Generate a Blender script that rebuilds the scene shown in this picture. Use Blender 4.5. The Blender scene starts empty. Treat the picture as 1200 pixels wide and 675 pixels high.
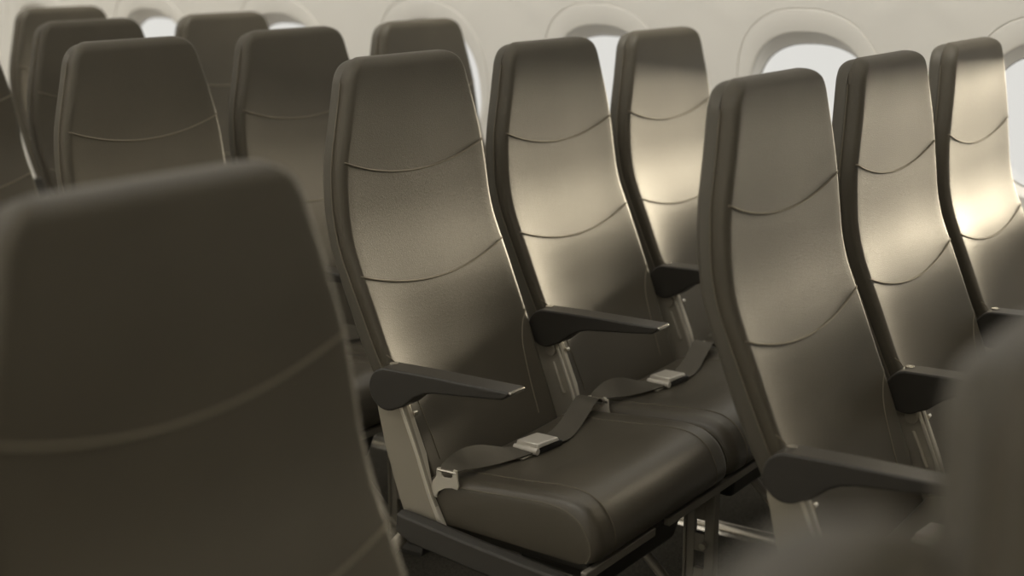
import bpy, bmesh, math
from mathutils import Vector
S = bpy.context.scene
COL = S.collection
PI = math.pi

# ------------------------------------------------------------------ camera
cd = bpy.data.cameras.new('camera'); cam = bpy.data.objects.new('camera', cd); COL.objects.link(cam)
cd.sensor_width = 36.0; cd.lens = 1674.5 / 1200 * 36.0
cam.location = (-2.1085, -0.927, 1.3387)
YAW, PITCH = math.radians(34.739), math.radians(13.460)
fwd = Vector((math.cos(YAW) * math.cos(PITCH), math.sin(YAW) * math.cos(PITCH), -math.sin(PITCH)))
cam.rotation_euler = fwd.to_track_quat('-Z', 'Y').to_euler()
cd.dof.use_dof = True; cd.dof.focus_distance = 2.62; cd.dof.aperture_fstop = 2.4
cd.clip_start = 0.02
S.camera = cam

# ------------------------------------------------------------------ world, sun, cabin lamps and added fill, exposure
w = bpy.data.worlds.new('world'); S.world = w; w.use_nodes = True
bg = w.node_tree.nodes['Background']; bg.inputs[0].default_value = (1.0, 0.985, 0.95, 1); bg.inputs[1].default_value = 0.84
SUN_DIR = Vector((-1.0, 0.072, -0.118))
sd = bpy.data.lights.new('sun', 'SUN'); sun = bpy.data.objects.new('sun', sd); COL.objects.link(sun)
sd.energy = 9.8; sd.angle = math.radians(18); sd.color = (1.0, 0.86, 0.63)
sun.rotation_euler = SUN_DIR.to_track_quat('-Z', 'Y').to_euler(); sun.location = (4, -3, 3)
CEIL = 1.95
AISLE_X = -0.637
def lamp(name, x, y, z, sx, sy, e, col=(1.0, 0.957, 0.875), rx=0.0, ry=0.0):
    d = bpy.data.lights.new(name, 'AREA'); d.shape = 'RECTANGLE'; d.size = sx; d.size_y = sy; d.energy = e; d.color = col
    o = bpy.data.objects.new(name, d); COL.objects.link(o); o.location = (x, y, z); o.rotation_euler = (rx, ry, 0); return o
lamp('ceiling_strip_lamp', AISLE_X, 2.0, CEIL - 0.03, 0.5, 5.2, 16)
lamp('seat_fill_strip', 0.42, 1.8, CEIL - 0.03, 0.12, 5.2, 7)  # fill light added above the port seats to brighten the cushions
lamp('seat_fill_strip', 2 * AISLE_X - 0.42, 1.8, CEIL - 0.03, 0.12, 5.2, 7)  # same added fill mirrored, lifts the starboard seat tops
sw = lamp('sidewall_wash_lamp', 0.74, 1.6, 1.80, 0.10, 6.5, 20, ry=math.radians(-42)); sw.data.spread = math.radians(110)
sw = lamp('sidewall_wash_lamp', 2 * AISLE_X - 0.74, 1.6, 1.80, 0.10, 6.5, 24, ry=math.radians(42)); sw.data.spread = math.radians(110)  # unseen twin, added so its wall bounces fill onto the seats' left sides
S.view_settings.view_transform = 'Standard'; S.view_settings.look = 'None'
S.view_settings.gamma = 1; S.view_settings.use_curve_mapping = False
S.view_settings.exposure = 0.0

# ------------------------------------------------------------------ materials
def mat(name, col, rough=0.6, metal=0.0, bump=None, bscale=300.0, bdist=0.001, spec=0.5, vary=0.0, vscale=4.0, sheen=0.0):
    m = bpy.data.materials.new(name); m.use_nodes = True
    nt = m.node_tree; b = nt.nodes['Principled BSDF']
    b.inputs['Base Color'].default_value = (*col, 1); b.inputs['Roughness'].default_value = rough
    b.inputs['Metallic'].default_value = metal; b.inputs['Specular IOR Level'].default_value = spec
    tc = nt.nodes.new('ShaderNodeTexCoord')
    if vary:
        n = nt.nodes.new('ShaderNodeTexNoise'); n.inputs['Scale'].default_value = vscale; n.inputs['Detail'].default_value = 4
        nt.links.new(tc.outputs['Object'], n.inputs['Vector'])
        r = nt.nodes.new('ShaderNodeValToRGB'); e = r.color_ramp.elements
        e[0].position = 0.3; e[1].position = 0.7
        e[0].color = (*[c * (1 - vary) for c in col], 1); e[1].color = (*[min(1, c * (1 + vary)) for c in col], 1)
        nt.links.new(n.outputs['Fac'], r.inputs['Fac']); nt.links.new(r.outputs['Color'], b.inputs['Base Color'])
    if bump:
        if bump == 'voronoi':
            t = nt.nodes.new('ShaderNodeTexVoronoi'); out = t.outputs['Distance']
        elif bump == 'wave':
            t = nt.nodes.new('ShaderNodeTexWave'); out = t.outputs['Fac']; t.bands_direction = 'DIAGONAL'
            t.inputs['Distortion'].default_value = 1.5
        else:
            t = nt.nodes.new('ShaderNodeTexNoise'); out = t.outputs['Fac']
        t.inputs['Scale'].default_value = bscale
        nt.links.new(tc.outputs['Object'], t.inputs['Vector'])
        bp = nt.nodes.new('ShaderNodeBump'); bp.inputs['Strength'].default_value = 0.35; bp.inputs['Distance'].default_value = bdist
        nt.links.new(out, bp.inputs['Height']); nt.links.new(bp.outputs['Normal'], b.inputs['Normal'])
    return m
M = dict(
    leather=mat('leather', (0.086, 0.075, 0.055), 0.50, bump='voronoi', bscale=520, bdist=0.0007, spec=0.36, vary=0.05, vscale=9),
    cushion=mat('cushion_leather', (0.086, 0.075, 0.055), 0.36, bump='voronoi', bscale=520, bdist=0.0005, spec=0.75),
    buckle=mat('buckle_steel', (0.80, 0.76, 0.68), 0.3, metal=0.35),
    shell=mat('shell', (0.098, 0.089, 0.070), 0.5, spec=0.4),
    thread=mat('thread', (0.20, 0.175, 0.13), 0.8),
    seam=mat('seam', (0.15, 0.132, 0.098), 0.7),
    hook=mat('hook_metal', (0.70, 0.66, 0.57), 0.36, metal=0.35),
    rail=mat('rail_metal', (0.50, 0.47, 0.41), 0.25, metal=0.9),
    black=mat('black_plastic', (0.022, 0.021, 0.018), 0.42),
    arm=mat('armrest_plastic', (0.036, 0.033, 0.0275), 0.42, bump='noise', bscale=900, bdist=0.0003),
    metal=mat('brushed_metal', (0.38, 0.35, 0.285), 0.42, metal=0.3),
    chrome=mat('chrome', (0.72, 0.69, 0.62), 0.22, metal=0.9),
    belt=mat('belt_webbing', (0.105, 0.094, 0.072), 0.75, bump='wave', bscale=260, bdist=0.0006),
    pan=mat('dark_composite', (0.040, 0.037, 0.031), 0.5),
    leg=mat('painted_metal', (0.25, 0.232, 0.195), 0.45, metal=0.3),
    wall=mat('wall_panel', (0.76, 0.742, 0.695), 0.55, bump='noise', bscale=260, bdist=0.0004),
    reveal=mat('window_reveal', (0.80, 0.77, 0.71), 0.5),
    gasket=mat('gasket', (0.10, 0.095, 0.085), 0.6),
    ceiling=mat('ceiling_panel', (0.78, 0.75, 0.69), 0.7),
)
def carpet():
    m = bpy.data.materials.new('carpet'); m.use_nodes = True; nt = m.node_tree; b = nt.nodes['Principled BSDF']
    b.inputs['Roughness'].default_value = 0.95; b.inputs['Specular IOR Level'].default_value = 0.1
    tc = nt.nodes.new('ShaderNodeTexCoord'); v = nt.nodes.new('ShaderNodeTexVoronoi'); v.inputs['Scale'].default_value = 170
    v.inputs['Randomness'].default_value = 0.35
    nt.links.new(tc.outputs['Object'], v.inputs['Vector'])
    r = nt.nodes.new('ShaderNodeValToRGB'); e = r.color_ramp.elements
    e[0].color = (0.15, 0.138, 0.112, 1); e[1].color = (0.03, 0.028, 0.023, 1); e[1].position = 0.75
    nt.links.new(v.outputs['Distance'], r.inputs['Fac']); nt.links.new(r.outputs['Color'], b.inputs['Base Color'])
    bp = nt.nodes.new('ShaderNodeBump'); bp.inputs['Strength'].default_value = 0.6; bp.inputs['Distance'].default_value = 0.003; bp.invert = True
    nt.links.new(v.outputs['Distance'], bp.inputs['Height']); nt.links.new(bp.outputs['Normal'], b.inputs['Normal'])
    return m
M['carpet'] = carpet()
def pane_mat():
    m = bpy.data.materials.new('window_acrylic'); m.use_nodes = True; nt = m.node_tree; nt.nodes.clear()
    o = nt.nodes.new('ShaderNodeOutputMaterial'); mx = nt.nodes.new('ShaderNodeMixShader'); mx.inputs[0].default_value = 0.05
    t = nt.nodes.new('ShaderNodeBsdfTransparent'); t.inputs[0].default_value = (0.98, 0.98, 0.97, 1)
    g = nt.nodes.new('ShaderNodeBsdfGlossy'); g.inputs['Roughness'].default_value = 0.03
    nt.links.new(t.outputs[0], mx.inputs[1]); nt.links.new(g.outputs[0], mx.inputs[2]); nt.links.new(mx.outputs[0], o.inputs[0]); return m
M['pane'] = pane_mat()

# ------------------------------------------------------------------ mesh helpers
def build(name, bm, m, parent=None, bevel=0, segs=2, smooth=True, angle=40, label=None):
    bmesh.ops.recalc_face_normals(bm, faces=bm.faces)
    me = bpy.data.meshes.new(name); bm.to_mesh(me); bm.free()
    me.materials.append(M[m])
    if smooth:
        for p in me.polygons: p.use_smooth = True
        me.set_sharp_from_angle(angle=math.radians(angle))
    o = bpy.data.objects.new(name, me); COL.objects.link(o)
    if parent: o.parent = parent
    if bevel:
        b = o.modifiers.new('bevel', 'BEVEL'); b.width = bevel; b.segments = segs; b.limit_method = 'ANGLE'; b.angle_limit = math.radians(35)
    if label: o['label'] = label
    return o
def thing(name, label, cat, loc=(0, 0, 0), group=None):
    o = bpy.data.objects.new(name, None); COL.objects.link(o); o.location = loc; o.empty_display_size = 0.1
    o['label'] = label; o['category'] = cat
    if group: o['group'] = group
    return o
def struct(name, bm, m, **k):
    o = build(name, bm, m, **k); o['kind'] = 'structure'; return o
def box(bm, x0, x1, y0, y1, z0, z1):
    v = [bm.verts.new((x, y, z)) for x in (x0, x1) for y in (y0, y1) for z in (z0, z1)]
    for f in ((0, 1, 3, 2), (4, 6, 7, 5), (0, 4, 5, 1), (2, 3, 7, 6), (0, 2, 6, 4), (1, 5, 7, 3)): bm.faces.new([v[i] for i in f])
def loft(bm, loops, closed=True, cap=True):
    R = [[bm.verts.new(p) for p in L] for L in loops]
    n = len(R[0])
    for a, b in zip(R, R[1:]):
        for i in range(n if closed else n - 1):
            j = (i + 1) % n
            try: bm.faces.new((a[i], a[j], b[j], b[i]))
            except ValueError: pass
    if cap and closed:
        bm.faces.new(R[0][::-1]); bm.faces.new(R[-1])
    return R
def tube(bm, pts, r, n=8):
    pts = [Vector(p) for p in pts]; loops = []
    up = None
    for i, p in enumerate(pts):
        t = (pts[min(i + 1, len(pts) - 1)] - pts[max(i - 1, 0)]).normalized()
        if up is None:
            up = Vector((0, 0, 1)) if abs(t.z) < 0.9 else Vector((1, 0, 0))
        a = t.cross(up).normalized(); b = a.cross(t).normalized(); up = b
        loops.append([p + r * (math.cos(q) * a + math.sin(q) * b) for q in [2 * PI * k / n for k in range(n)]])
    loft(bm, loops)
def prism_x(bm, poly, x0, x1):            # (y, z) outline pushed along x
    loft(bm, [[(x0, y, z) for y, z in poly], [(x1, y, z) for y, z in poly]])
def lerp_table(T, z):
    if z >= T[0][0]: return T[0][1]
    for (a, u), (b, v) in zip(T, T[1:]):
        if z >= b:
            t = (a - z) / (a - b); return u + (v - u) * t
    return T[-1][1]
def smooth_table(T, h=0.03):
    def f(z):
        s = 0.0; ws = 0.0
        for k in range(-4, 5):
            wgt = 1 - abs(k) / 5; s += wgt * lerp_table(T, z + k * h / 4); ws += wgt
        return s / ws
    return f
def spline(pts, n=8):
    P = [Vector(p) for p in pts]; P = [2 * P[0] - P[1]] + P + [2 * P[-1] - P[-2]]; out = []
    for i in range(1, len(P) - 2):
        for k in range(n):
            t = k / n; a, b, c, d = P[i - 1], P[i], P[i + 1], P[i + 2]
            out.append(0.5 * ((2 * b) + (c - a) * t + (2 * a - 5 * b + 4 * c - d) * t * t + (3 * b - a - 3 * c + d) * t ** 3))
    out.append(P[-2]); return out

# ------------------------------------------------------------------ room shell
WP = 0.62                                   # window pitch
WY0 = 0.57 - WP * 3                         # first window centre
NW = 10
Y0, Y1 = WY0 - WP / 2, WY0 + WP * (NW - 0.5)
WZC, WX, WR = 0.64, 1.447, 1.5
def wall_x(z): return WX - WR + math.sqrt(max(1e-6, WR * WR - (z - WZC) ** 2))
def wall_n(z):
    s = (z - WZC) / WR; return math.sqrt(1 - s * s), s     # outward x, z
ZC, RH, RW = 0.927, 0.191, 0.168            # window opening
SH, SW, SZC = 0.226, 0.205, 0.958           # seam oval round it
ZTOP = 1.75
NT = 72
def oval(hw, hh, q, n=2.4):
    c, s = math.cos(q), math.sin(q)
    return math.copysign(abs(c) ** (2 / n), c) * hw, math.copysign(abs(s) ** (2 / n), s) * hh
def P3(side, y, z, d=0.0):                  # point on the wall, d outward
    nx, nz = wall_n(z)
    x = wall_x(z) + d * nx
    if side < 0: x = 2 * AISLE_X - x
    return (x, y, z + d * nz)
def make_wall(side, name):
    bm = bmesh.new(); cols = []
    zl = 0.71; zh = 1.21                    # window band
    for k in range(NW):
        yc = WY0 + k * WP
        loops = []
        def ring(hw, hh, zc, d): loops.append([P3(side, yc + a, zc + b, d) for a, b in (oval(hw, hh, 2 * PI * i / NT) for i in range(NT))])
        for j in range(5):                  # rounded lip of the opening
            q = PI / 2 * j / 4; r = 0.010
            ring(RW + r * (1 - math.cos(q)), RH + r * (1 - math.cos(q)), ZC, r * (1 - math.sin(q)))
        ring(SW - 0.0022, SH - 0.0022, SZC, 0.0); ring(SW - 0.0010, SH - 0.001, SZC, 0.003); ring(SW + 0.001, SH + 0.001, SZC, 0.003); ring(SW + 0.0022, SH + 0.0022, SZC, 0.0)
        ring(SW + 0.012, SH + 0.010, SZC, 0.0)
        rect = []
        for i in range(NT):
            c, s = math.cos(2 * PI * i / NT), math.sin(2 * PI * i / NT)
            f = min((WP / 2) / max(1e-9, abs(c)), 0.25 / max(1e-9, abs(s)))
            rect.append((c * f, s * f))
        for cy in (-1, 1):                  # the ring's nearest point goes into each corner
            for cz in (-1, 1):
                i = min(range(NT), key=lambda i: (rect[i][0] - cy * WP / 2) ** 2 + (rect[i][1] - cz * 0.25) ** 2)
                rect[i] = (cy * WP / 2, cz * 0.25)
        rect = [P3(side, yc + a, 0.96 + b, 0.0) for a, b in rect]
        loops.append(rect); loft(bm, loops, cap=False)
    # plain bands below and above
    ny = NW * 2
    ys = [Y0 + (Y1 - Y0) * i / ny for i in range(ny + 1)]
    for z0, z1, n in ((0.0, zl, 10), (zh, ZTOP, 12)):
        zs = [z0 + (z1 - z0) * i / n for i in range(n + 1)]
        loft(bm, [[P3(side, y, z) for y in ys] for z in zs], closed=False)
    bmesh.ops.remove_doubles(bm, verts=bm.verts, dist=0.0004)
    return struct(name, bm, 'wall', angle=50)
make_wall(1, 'wall_port'); make_wall(-1, 'wall_starboard')
n_win = 0
for side in (1, -1):
    for k in range(NW):
        n_win += 1; yc = WY0 + k * WP; bm = bmesh.new(); loops = []
        for hw, hh, d, dz in ((RW, RH, 0.010, 0), (RW + 0.002, RH - 0.008, 0.022, -0.005), (RW + 0.004, RH - 0.021, 0.040, -0.014), (RW + 0.004, RH - 0.024, 0.047, -0.016)):
            loops.append([P3(side, yc + a, ZC + dz + b, d) for a, b in (oval(hw, hh, 2 * PI * i / NT) for i in range(NT))])
        loft(bm, loops, cap=False)
        f = struct('window_%d' % n_win, bm, 'reveal')
        bm = bmesh.new(); loops = []
        for hw, hh, d in ((RW + 0.004, RH - 0.024, 0.047), (RW + 0.002, RH - 0.026, 0.049), (RW + 0.002, RH - 0.026, 0.053)):
            loops.append([P3(side, yc + a, ZC - 0.016 + b, d) for a, b in (oval(hw, hh, 2 * PI * i / NT) for i in range(NT))])
        loft(bm, loops, cap=False); g = build('window_gasket', bm, 'gasket', f)
        bm = bmesh.new(); L = []
        for d in (0.0535, 0.0575):
            L.append([P3(side, yc + a, ZC - 0.016 + b, d) for a, b in (oval(RW + 0.002, RH - 0.026, 2 * PI * i / NT) for i in range(NT))])
        loft(bm, L); build('window_pane', bm, 'pane', f)
xs = 2 * AISLE_X - wall_x(ZTOP); xe = wall_x(ZTOP)
bm = bmesh.new()
loft(bm, [[(xs, y, ZTOP), (xs + 0.25, y, CEIL), (xe - 0.25, y, CEIL), (xe, y, ZTOP)] for y in (Y0, Y1)], closed=False)
struct('ceiling', bm, 'ceiling', smooth=False)
bm = bmesh.new(); box(bm, 2 * AISLE_X - 1.5, 1.5, Y0 - 0.1, Y1 + 0.1, -0.05, 0.0); struct('floor', bm, 'carpet', smooth=False)
for nm, y in (('wall_front', Y0), ('wall_rear', Y1)):
    bm = bmesh.new(); t = -0.04 if y < 0 else 0.04
    box(bm, 2 * AISLE_X - 1.5, 1.5, min(y, y + t), max(y, y + t), 0, CEIL + 0.05); struct(nm, bm, 'wall', smooth=False)

# ------------------------------------------------------------------ seat shapes (origin: floor under the seat's middle, facing -y)
TOP = 1.143
YF = smooth_table([(1.16, 0.012), (1.09, 0.006), (1.02, 0.0), (0.94, -0.004), (0.86, -0.012), (0.81, -0.024), (0.764, -0.044), (0.69, -0.076), (0.613, -0.109), (0.55, -0.137), (0.48, -0.165), (0.40, -0.196), (0.36, -0.21)])
HW = smooth_table([(1.16, 0.158), (1.12, 0.166), (1.05, 0.188), (0.967, 0.213), (0.90, 0.221), (0.764, 0.224), (0.62, 0.2205), (0.55, 0.213), (0.36, 0.208)], 0.04)
SIDE_D = 0.030                              # depth of the padded front at its side
def section_pts(hw, rc, n=10):              # front edge from left to right: (x, inset back) with rounded corners
    out = []
    for i in range(n + 1):
        q = PI / 2 * i / n; out.append((-hw + rc * (1 - math.cos(q)), rc * (1 - math.sin(q)) * 0.8))
    m = 22
    for i in range(1, m): out.append((-hw + rc + (2 * hw - 2 * rc) * i / m, 0.0))
    for i in range(n, -1, -1):
        q = PI / 2 * i / n; out.append((hw - rc * (1 - math.cos(q)), rc * (1 - math.sin(q)) * 0.8))
    return out
def dish(x, hw, z):                         # the middle of the back is slightly hollow
    b = lerp_table([(1.14, 0.002), (0.90, 0.004), (0.80, 0.005), (0.72, 0.009), (0.63, 0.024), (0.56, 0.0295), (0.40, 0.027)], z)
    return b * (1 - min(1, abs(x / hw)) ** 2.7)
def top_round(z, R, r):
    t = TOP - z
    cx = R - math.sqrt(max(0, R * R - (R - t) ** 2)) if t < R else 0
    cy = r - math.sqrt(max(0, r * r - (r - t) ** 2)) if t < r else 0
    return cx, cy
def front_surface(x, z):
    hw = HW(z); return YF(z) + dish(x, hw, z)
def levels(top, bot):
    Z = []; R = 0.05
    for i in range(14):
        q = PI / 2 * i / 14; Z.append(top - R * (1 - math.cos(q)))
    n = 44
    for i in range(n + 1): Z.append(top - R + (bot - top + R) * i / n)
    return Z
def make_backrest():
    bm = bmesh.new(); loops = []
    for z in levels(TOP, 0.375):
        cx, cy = top_round(z, 0.042, 0.020); hw = HW(z) - cx; rc = 0.0135
        L = [(x, YF(z) + ins + dish(x, hw, z) + cy, z) for x, ins in section_pts(hw, rc)]
        d = SIDE_D - 0.0
        L += [(hw - 0.001, YF(z) + d, z), (hw - 0.006, YF(z) + d + 0.003, z), (-hw + 0.006, YF(z) + d + 0.003, z), (-hw + 0.001, YF(z) + d, z)]
        loops.append(L)
    loft(bm, loops); return bm
def make_shell():
    bm = bmesh.new(); loops = []
    T = 0.030
    for z in levels(TOP - 0.004, 0.36):
        zz = min(z, TOP - 0.004); t = TOP - 0.004 - zz
        cx, _ = top_round(zz + 0.004, 0.042, 0.02); hw = HW(z) - cx - 0.003
        ry = 0.018 - math.sqrt(max(0, 0.018 ** 2 - (0.018 - t) ** 2)) if t < 0.018 else 0
        th = T + 0.012 * max(0, min(1, (0.85 - z) / 0.2)) - ry
        y0 = YF(z) + SIDE_D + 0.0032
        L = [(-hw, y0, z)]
        for i in range(7):
            q = PI / 2 * i / 6; L.append((-hw + 0.035 * (1 - math.cos(q)), y0 + th * (0.45 + 0.55 * math.sin(q)), z))
        for i in range(6, -1, -1):
            q = PI / 2 * i / 6; L.append((hw - 0.035 * (1 - math.cos(q)), y0 + th * (0.45 + 0.55 * math.sin(q)), z))
        L.append((hw, y0, z)); loops.append(L)
    loft(bm, loops); return bm
def make_stitching():
    out = []
    for z0, sag in ((0.964, 0.036), (0.764, 0.037)):
        pts = []; bm = bmesh.new()
        for i in range(41):
            u = -1 + 2 * i / 40; z = z0 - sag * (1 - abs(u) ** 2.0); hw = HW(z) - 0.004; x = u * hw
            e = max(0, abs(x) - (HW(z) - 0.0135)); ins = 0.8 * (0.0135 - math.sqrt(max(0, 0.0135 ** 2 - e * e)))
            pts.append((x, front_surface(x, z) + ins - 0.0002, z))
        tube(bm, pts, 0.0020, 6); out.append(bm)
    for s in (-1, 1):                       # side panel seams of the lower back
        pts = []; bm = bmesh.new()
        for x, _, z in spline([(0.219, 0, 0.628), (0.196, 0, 0.600), (0.178, 0, 0.56), (0.168, 0, 0.50), (0.162, 0, 0.43)], 6):
            e = max(0, abs(x) - (HW(z) - 0.0135)); ins = 0.8 * (0.0135 - math.sqrt(max(0, 0.0135 ** 2 - e * e)))
            pts.append((s * x, front_surface(x, z) + ins - 0.0002, z))
        tube(bm, pts, 0.0012, 6); out.append(bm)
    return out
def make_piping():
    out = []
    for s in (-1, 1):
        bm = bmesh.new(); out.append(bm)
        tube(bm, [(s * (HW(z) - 0.0005 - top_round(z, 0.042, 0.02)[0]), YF(z) + SIDE_D, z) for z in [1.10 - 0.7 * i / 50 for i in range(51)]], 0.0016, 6)
    return out
CUSH = [(-0.195, 0.350), (-0.192, 0.395), (-0.197, 0.418), (-0.215, 0.430), (-0.26, 0.436), (-0.32, 0.441), (-0.38, 0.446), (-0.44, 0.450), (-0.48, 0.449), (-0.508, 0.443), (-0.530, 0.430), (-0.546, 0.410), (-0.555, 0.388), (-0.557, 0.366), (-0.550, 0.350), (-0.535, 0.343)]
def cush_pts():
    P = [Vector((0, y, z)) for y, z in CUSH]; out = spline(P, 4)
    return [(p.y, p.z) for p in out]
CP = cush_pts()
def make_cushion():
    bm = bmesh.new(); loops = []; hw = 0.2430; r = 0.027
    cy, cz = -0.37, 0.375
    cols = []
    for i in range(9):
        q = PI / 2 * i / 8; cols.append((-hw + r * (1 - math.cos(q)), r * (1 - math.sin(q))))
    for i in range(1, 12): cols.append((-hw + r + (2 * hw - 2 * r) * i / 12, 0))
    for i in range(8, -1, -1):
        q = PI / 2 * i / 8; cols.append((hw - r * (1 - math.cos(q)), r * (1 - math.sin(q))))
    for x, ins in cols:
        L = []
        for y, z in CP:
            dz = max(0.0, (z - 0.36)) / 0.08; k = min(1, dz)
            fy = max(0, min(1, (-0.46 - y) / 0.09))
            crown = -0.011 * (1 - abs(x / hw) ** 2.5) * k * max(0, min(1, (y + 0.50) / 0.12))
            L.append((x, y + ins * 0.75 * fy, z - ins * 0.8 * k + crown))
        loops.append(L)
    loft(bm, loops); return bm
def cush_seams():
    out = []; hw = 0.2430
    for s in (-1, 1):
        pts = []; bm = bmesh.new(); out.append(bm)
        for y, z in CP[10:-3]:
            x = s * 0.185
            k = min(1, max(0.0, (z - 0.36)) / 0.08); pts.append((x, y - (0.0003 if y < -0.5 else 0), z - 0.011 * (1 - abs(x / hw) ** 2.5) * k * max(0, min(1, (y + 0.50) / 0.12)) + 0.0003))
        tube(bm, pts, 0.0013, 6)
        pts = []; bm = bmesh.new(); out.append(bm)   # welt along the side edge
        for y, z in CP[8:-3]:
            k = min(1, max(0.0, (z - 0.36)) / 0.08); fy = max(0, min(1, (-0.46 - y) / 0.09)); ins = 0.019
            pts.append((s * (hw - 0.0008), y + ins * 0.75 * fy, z - ins * 0.8 * k))
        tube(bm, pts, 0.0015, 6)
    return out
AX0, AX1 = -0.2755, -0.2265
def knuckle(c, r, a0, a1, n):
    return [(c[0] + r * math.cos(math.radians(a0 + (a1 - a0) * i / n)), c[1] + r * math.sin(math.radians(a0 + (a1 - a0) * i / n))) for i in range(n + 1)]
ARM = knuckle((-0.140, 0.5855), 0.0385, 95, -125, 16) + [(-0.177, 0.560), (-0.190, 0.570), (-0.205, 0.582), (-0.222, 0.591), (-0.245, 0.5965), (-0.30, 0.602), (-0.35, 0.607), (-0.388, 0.6115), (-0.398, 0.618), (-0.402, 0.6245), (-0.398, 0.6265), (-0.30, 0.6262), (-0.22, 0.6258)]
SEATS_GROUP = 'grey leather cabin seats'
def ribbon(bm, pts, widths, th=0.0016):
    """strap: centre points with half width vectors, resampled along a smooth curve"""
    c = spline(pts, 7); wv = spline(widths, 7); loops = []
    for i, (p, q) in enumerate(zip(c, wv)):
        t = (c[min(i + 1, len(c) - 1)] - c[max(i - 1, 0)]).normalized(); n = t.cross(q).normalized() * th / 2
        loops.append([p - q - n, p + q - n, p + q + n, p - q + n])
    loft(bm, loops)
def make_armrest(parent, dx=0.0):
    bm = bmesh.new(); prism_x(bm, ARM, AX0 + dx, AX1 + dx)
    a = build('armrest', bm, 'arm', parent, bevel=0.007, segs=3, angle=50)
    bm = bmesh.new(); prism_x(bm, [(-0.395, 0.6262), (-0.404, 0.6255), (-0.4035, 0.6205), (-0.397, 0.6245)], AX0 + 0.004 + dx, AX1 - 0.004 + dx)
    build('end_cap', bm, 'chrome', a, bevel=0.001, label='chrome strip at armrest tip')
    bm = bmesh.new(); tube(bm, [(AX1 - 0.016 + dx, -0.133, 0.6215), (AX1 - 0.016 + dx, -0.133, 0.6248)], 0.008, 14)
    build('pivot_cover', bm, 'chrome', a, label='pale pivot disc on armrest')
    # bracket: flat metal plate leaning with the back, with a front flange, a boss, a rib and bolts
    bm = bmesh.new(); x = -0.2505 + dx
    plate = [(-0.096, 0.575), (-0.155, 0.575), (-0.196, 0.470), (-0.222, 0.400), (-0.248, 0.345), (-0.164, 0.345), (-0.143, 0.400), (-0.120, 0.470)]
    prism_x(bm, plate, x - 0.004, x + 0.004)
    br = build('armrest_bracket', bm, 'metal', parent, bevel=0.001, label='satin metal plate under armrest')
    bm = bmesh.new(); fl = [(-0.155, 0.565), (-0.196, 0.468), (-0.222, 0.398), (-0.250, 0.345), (-0.238, 0.345), (-0.211, 0.402), (-0.186, 0.472), (-0.146, 0.565)]
    loft(bm, [[(x - 0.005, y, z) for y, z in fl], [(x + (0.018 if z > 0.46 else 0.0065), y, z) for y, z in fl]])
    build('flange', bm, 'hook', br, bevel=0.002)
    bm = bmesh.new(); tube(bm, [(x - 0.002, -0.147, 0.538), (x - 0.011, -0.147, 0.538)], 0.012, 18); tube(bm, [(x - 0.002, -0.150, 0.512), (x - 0.009, -0.180, 0.452)], 0.004, 8)
    build('boss', bm, 'metal', br, bevel=0.001)
    for y, z in ((-0.167, 0.535), (-0.214, 0.392)):
        bm = bmesh.new(); tube(bm, [(x + 0.016, y, z), (x + 0.026, y, z)], 0.005, 10); build('bolt', bm, 'chrome', br)
    return a
def anchor(parent, x, dy):
    """belt hook: a plate with two prongs that hold the strap, on the side of the cushion"""
    bm = bmesh.new()
    out = [(-0.222, 0.398), (-0.216, 0.412), (-0.220, 0.426), (-0.228, 0.436), (-0.230, 0.452), (-0.237, 0.454), (-0.239, 0.441), (-0.244, 0.437), (-0.258, 0.438), (-0.264, 0.442), (-0.266, 0.456), (-0.273, 0.455), (-0.275, 0.436), (-0.277, 0.427), (-0.274, 0.420), (-0.262, 0.421), (-0.246, 0.417), (-0.232, 0.408), (-0.228, 0.396)]
    out = [(y + dy, z) for y, z in out]
    prism_x(bm, out, x - 0.0018, x + 0.0018)
    o = build('belt_anchor', bm, 'hook', parent, bevel=0.0006, label='pale metal hook holding belt')
    bm = bmesh.new(); tube(bm, [(x, -0.232 + dy, 0.449), (x, -0.272 + dy, 0.450)], 0.003, 8); build('pin', bm, 'chrome', o)
    return o
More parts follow.
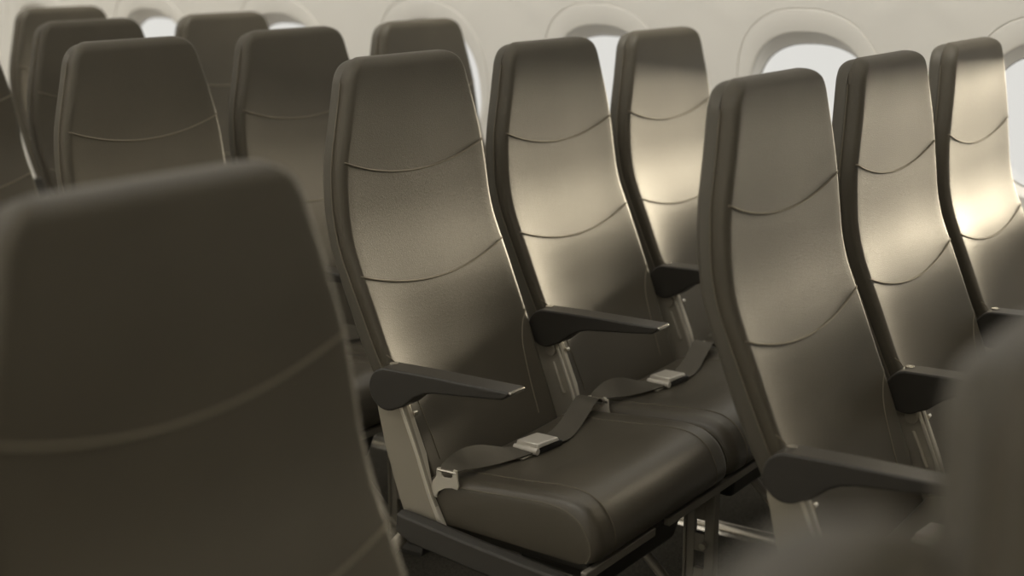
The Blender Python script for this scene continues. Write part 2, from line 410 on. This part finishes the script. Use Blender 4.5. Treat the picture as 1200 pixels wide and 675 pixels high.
def make_seat(label):
    t = thing('cabin_seat', label, 'airplane seat', group=SEATS_GROUP)
    b = build('backrest', make_backrest(), 'leather', t, angle=60)
    for q in make_stitching(): build('stitching', q, 'thread', b)
    for q in make_piping(): build('piping', q, 'seam', b)
    build('back_shell', make_shell(), 'shell', t, angle=60)
    c = build('seat_cushion', make_cushion(), 'cushion', t, angle=60)
    for q in cush_seams(): build('stitching', q, 'seam', c)
    bm = bmesh.new(); box(bm, -0.225, 0.225, -0.53, -0.17, 0.322, 0.3425); build('seat_pan', bm, 'pan', t, bevel=0.004)
    make_armrest(t)
    # life vest pouch under the pan
    bm = bmesh.new(); loft(bm, [[(-0.13, -0.50, 0.252), (0.13, -0.50, 0.252), (0.13, -0.325, 0.262), (-0.13, -0.325, 0.262)], [(-0.15, -0.515, 0.321), (0.15, -0.515, 0.321), (0.15, -0.31, 0.321), (-0.15, -0.31, 0.321)]])
    build('life_vest_pouch', bm, 'black', t, bevel=0.01)
    # belt
    anchor(t, -0.2465, 0.0); anchor(t, 0.2455, -0.010)
    bm = bmesh.new()
    ribbon(bm, [(-0.248, -0.252, 0.449), (-0.232, -0.254, 0.456), (-0.200, -0.258, 0.459), (-0.155, -0.264, 0.454), (-0.110, -0.270, 0.4455), (-0.070, -0.276, 0.4385), (-0.035, -0.281, 0.4355)],
           [(0, 0.0185, 0.001), (0.003, 0.019, 0.005), (0.004, 0.017, 0.013), (0.002, 0.016, 0.0155), (0, 0.0195, 0.010), (0, 0.0225, 0.003), (0.002, 0.0235, 0)])
    build('belt_strap', bm, 'belt', t)
    bm = bmesh.new()
    ribbon(bm, [(0.028, -0.288, 0.4355), (0.065, -0.286, 0.4345), (0.115, -0.276, 0.440), (0.165, -0.263, 0.450), (0.205, -0.254, 0.459), (0.232, -0.250, 0.458), (0.2455, -0.256, 0.449)],
           [(0.002, 0.0235, 0), (0.003, 0.023, 0.002), (0.004, 0.022, 0.005), (0.004, 0.022, 0.006), (0, 0.0215, 0.004), (0, 0.020, 0), (0, 0.019, 0)])
    build('belt_strap', bm, 'belt', t)
    bm = bmesh.new()
    loft(bm, [[(-0.043, -0.259, 0.4285), (-0.043, -0.306, 0.4285), (0.030, -0.313, 0.4285), (0.030, -0.262, 0.4285)], [(-0.043, -0.259, 0.4415), (-0.043, -0.306, 0.4415), (0.030, -0.313, 0.4415), (0.030, -0.262, 0.4415)]])
    k = build('belt_buckle', bm, 'black', t, bevel=0.003, label='steel lift-lever belt buckle')
    bm = bmesh.new(); loft(bm, [[(-0.046, -0.258, 0.4420), (-0.046, -0.308, 0.4420), (0.018, -0.314, 0.4420), (0.018, -0.262, 0.4420)], [(-0.044, -0.260, 0.4510), (-0.044, -0.306, 0.4510), (0.016, -0.311, 0.4490), (0.016, -0.264, 0.4490)]])
    build('lever', bm, 'buckle', k, bevel=0.002)
    bm = bmesh.new(); tube(bm, [(-0.048, -0.257, 0.4375), (-0.048, -0.309, 0.4375)], 0.0065, 12); build('roller', bm, 'buckle', k)
    bm = bmesh.new(); box(bm, -0.082, -0.046, -0.300, -0.262, 0.4295, 0.4330); build('latch_plate', bm, 'metal', k, bevel=0.001)
    return t
def children(o): return [c for c in bpy.data.objects if c.parent == o]
def copy_tree(o, parent=None):
    c = o.copy(); COL.objects.link(c)
    if parent: c.parent = parent
    for ch in KIDS.get(o.name, []): copy_tree(ch, c)
    return c
def index():
    KIDS.clear()
    for o in bpy.data.objects:
        if o.parent: KIDS.setdefault(o.parent.name, []).append(o)
KIDS = {}
# ------------------------------------------------------------------ seat frame of a row of three (origin: floor under the aisle seat)
def slot_plate(bm, x, t, y0, y1, z0, z1, slots):
    """upright plate in the y-z plane with oblong holes"""
    yc = (y0 + y1) / 2; hw = 0.011; edges = [z0]
    for c, h in slots: edges += [c - h, c + h]
    edges.append(z1)
    for a, b in zip(edges[0::2], edges[1::2]): box(bm, x - t, x + t, yc - hw, yc + hw, a, b)
    box(bm, x - t, x + t, y0, yc - hw, z0, z1); box(bm, x - t, x + t, yc + hw, y1, z0, z1)
def make_frame(label):
    t = thing('seat_frame', label, 'seat frame', group='metal seat frames under the rows')
    for y, nm in ((-0.272, 'beam'), (-0.198, 'beam')):
        bm = bmesh.new(); tube(bm, [(-0.20, y, 0.300), (1.20, y, 0.300)], 0.0215, 16); build(nm, bm, 'leg', t, angle=60)
    bm = bmesh.new()
    for a, b in ((-0.262, -0.03), (0.02, 0.74), (0.79, 1.24)): box(bm, a, b, -0.548, -0.536, 0.325, 0.341)
    build('front_rail', bm, 'leg', t, bevel=0.002)
    for x, s in ((-0.2562, 1), (1.2562, -1)):
        bm = bmesh.new()
        sec = [(0.0, 0.0), (0.0, 0.030), (-0.012, 0.036), (-0.030, 0.030), (-0.034, -0.012), (-0.020, -0.016)]
        loops = []
        for y, z, k in ((-0.165, 0.340, 0.75), (-0.20, 0.330, 1), (-0.35, 0.313, 1), (-0.50, 0.302, 0.9), (-0.54, 0.303, 0.6), (-0.556, 0.308, 0.3)):
            loops.append([(x + s * dx * (0.5 + 0.5 * k), y, z + dz * k) for dx, dz in sec])
        loft(bm, loops); build('side_shroud', bm, 'pan', t, bevel=0.003)
    for x in (0.25, 0.75):
        bm = bmesh.new(); slot_plate(bm, x, 0.006, -0.525, -0.465, 0.03, 0.318, ((0.10, 0.018), (0.165, 0.018), (0.235, 0.014)))
        box(bm, x - 0.010, x + 0.010, -0.529, -0.523, 0.03, 0.318); box(bm, x - 0.010, x + 0.010, -0.467, -0.461, 0.03, 0.318)
        lg = build('front_leg', bm, 'leg', t, bevel=0.0012)
        bm = bmesh.new(); tube(bm, [(x - 0.010, -0.508, 0.200), (x - 0.020, -0.508, 0.200)], 0.007, 8); build('bolt', bm, 'metal', lg)
        bm = bmesh.new(); prism_x(bm, [(-0.235, 0.290), (-0.190, 0.290), (-0.150, 0.02), (-0.205, 0.02)], x - 0.010, x + 0.010)
        build('rear_leg', bm, 'leg', t, bevel=0.002)
        bm = bmesh.new(); tube(bm, [(x, -0.48, 0.05), (x, -0.225, 0.275)], 0.011, 10); build('brace', bm, 'leg', t)
        bm = bmesh.new(); n = 10
        sec = [(0.014 * math.cos(PI * i / n), 0.005 + 0.019 * math.sin(PI * i / n)) for i in range(n + 1)] + [(-0.022, 0.0), (0.022, 0.0)]
        y0, y1 = (-0.80, -0.14) if x > 0.5 else (-0.56, -0.12)
        loft(bm, [[(x + a, y, b) for a, b in sec] for y in (y0, y1)]); build('floor_rail', bm, 'rail' if x > 0.5 else 'pan', t, angle=50)
    bm = bmesh.new(); tube(bm, spline([(-0.262, -0.165, 0.315), (-0.30, -0.168, 0.303), (-0.335, -0.172, 0.288)], 4), 0.0115, 12); tb = build('aisle_bar', bm, 'metal', t)
    bm = bmesh.new(); tube(bm, [(-0.330, -0.172, 0.290), (-0.338, -0.173, 0.2865)], 0.015, 12); build('bar_end', bm, 'metal', tb)
    return t

PITCH_Y = 0.753
ROWY = dict(G=-PITCH_Y, H=-PITCH_Y - 0.040, B=0.0, A=PITCH_Y, C=2 * PITCH_Y, D=3 * PITCH_Y, E=4 * PITCH_Y)
SEATS = [
    ('A', 0, 'aisle seat in mid-picture with a buckled belt and a bright streak beside its armrest'),
    ('A', 1, 'middle seat with belt and armrest in full view, right of the streaked aisle seat'),
    ('A', 2, 'window seat of the belted row, its right side hidden by the sunlit aisle seat'),
    ('B', 0, 'sunlit aisle seat, largest at the right, its long armrest pointing at the blurred seats'),
    ('B', 1, 'sunlit middle seat directly under the large clear window, its armrest half hidden by blur'),
    ('B', 2, 'palest sunlit window seat, at the right edge of the photo'),
    ('C', 0, 'shaded aisle seat seen right above the top of the large blurred seat'),
    ('C', 1, 'shaded middle seat right behind the streaked aisle seat, its lower right hidden by it'),
    ('C', 2, 'shaded window seat whose top alone shows just above the streaked aisle seat'),
    ('D', 0, 'aisle seat cut off by the left edge, its right side beside a thin pale bracket'),
    ('D', 1, 'shaded seat second from the back in the overlapping trio at upper left'),
    ('D', 2, 'far window seat framed between the aisle and middle seats of the shaded row'),
    ('E', 2, 'rearmost seat at the upper left corner, its top touching a far window'),
]
proto = make_seat(SEATS[0][2]); proto.location = (0, PITCH_Y, 0); index()
for r, j, lab in SEATS[1:]:
    o = copy_tree(proto); o.location = (0.5 * j, ROWY[r], 0); o['label'] = lab
SX = -1.2737
for x, y, lab in ((SX, ROWY['B'], 'large blurred dark seat filling the lower left, across the aisle from the others'),
                  (SX, ROWY['G'] - 0.030, 'pale blurred seat top rising at the lower right corner, nearest the camera'),
                  (SX - 0.5, ROWY['G'] - 0.045, 'low blurred seat top along the bottom edge, left of the corner one')):
    o = copy_tree(proto); o.location = (x, y, 0); o['label'] = lab
for o in list(bpy.data.objects):             # the aisle-side brackets are plain plates
    if o.name.startswith('boss') and o.parent and abs(o.parent.parent.location.x % 0.5) < 1e-6 and o.parent.parent.location.x == 0: bpy.data.objects.remove(o)
fr = make_frame('metal frame and slotted legs carrying the belted row of seats'); fr.location = (0, PITCH_Y, 0); index()
for x, r, lab in ((0, 'B', 'metal frame under the sunlit row at the right'), (0, 'C', 'metal frame under the shaded row, legs seen beside the large blurred seat'),
                  (0, 'D', 'metal frame under the row of the seat cut off by the left edge'), (0, 'E', 'metal frame under the rearmost seat'),
                  (SX - 1.0, 'B', 'metal frame under the large blurred seat at lower left'), (SX - 1.0, 'H', 'metal frame under the blurred seats at lower right')):
    o = copy_tree(fr); o.location = (x, ROWY[r], 0); o['label'] = lab
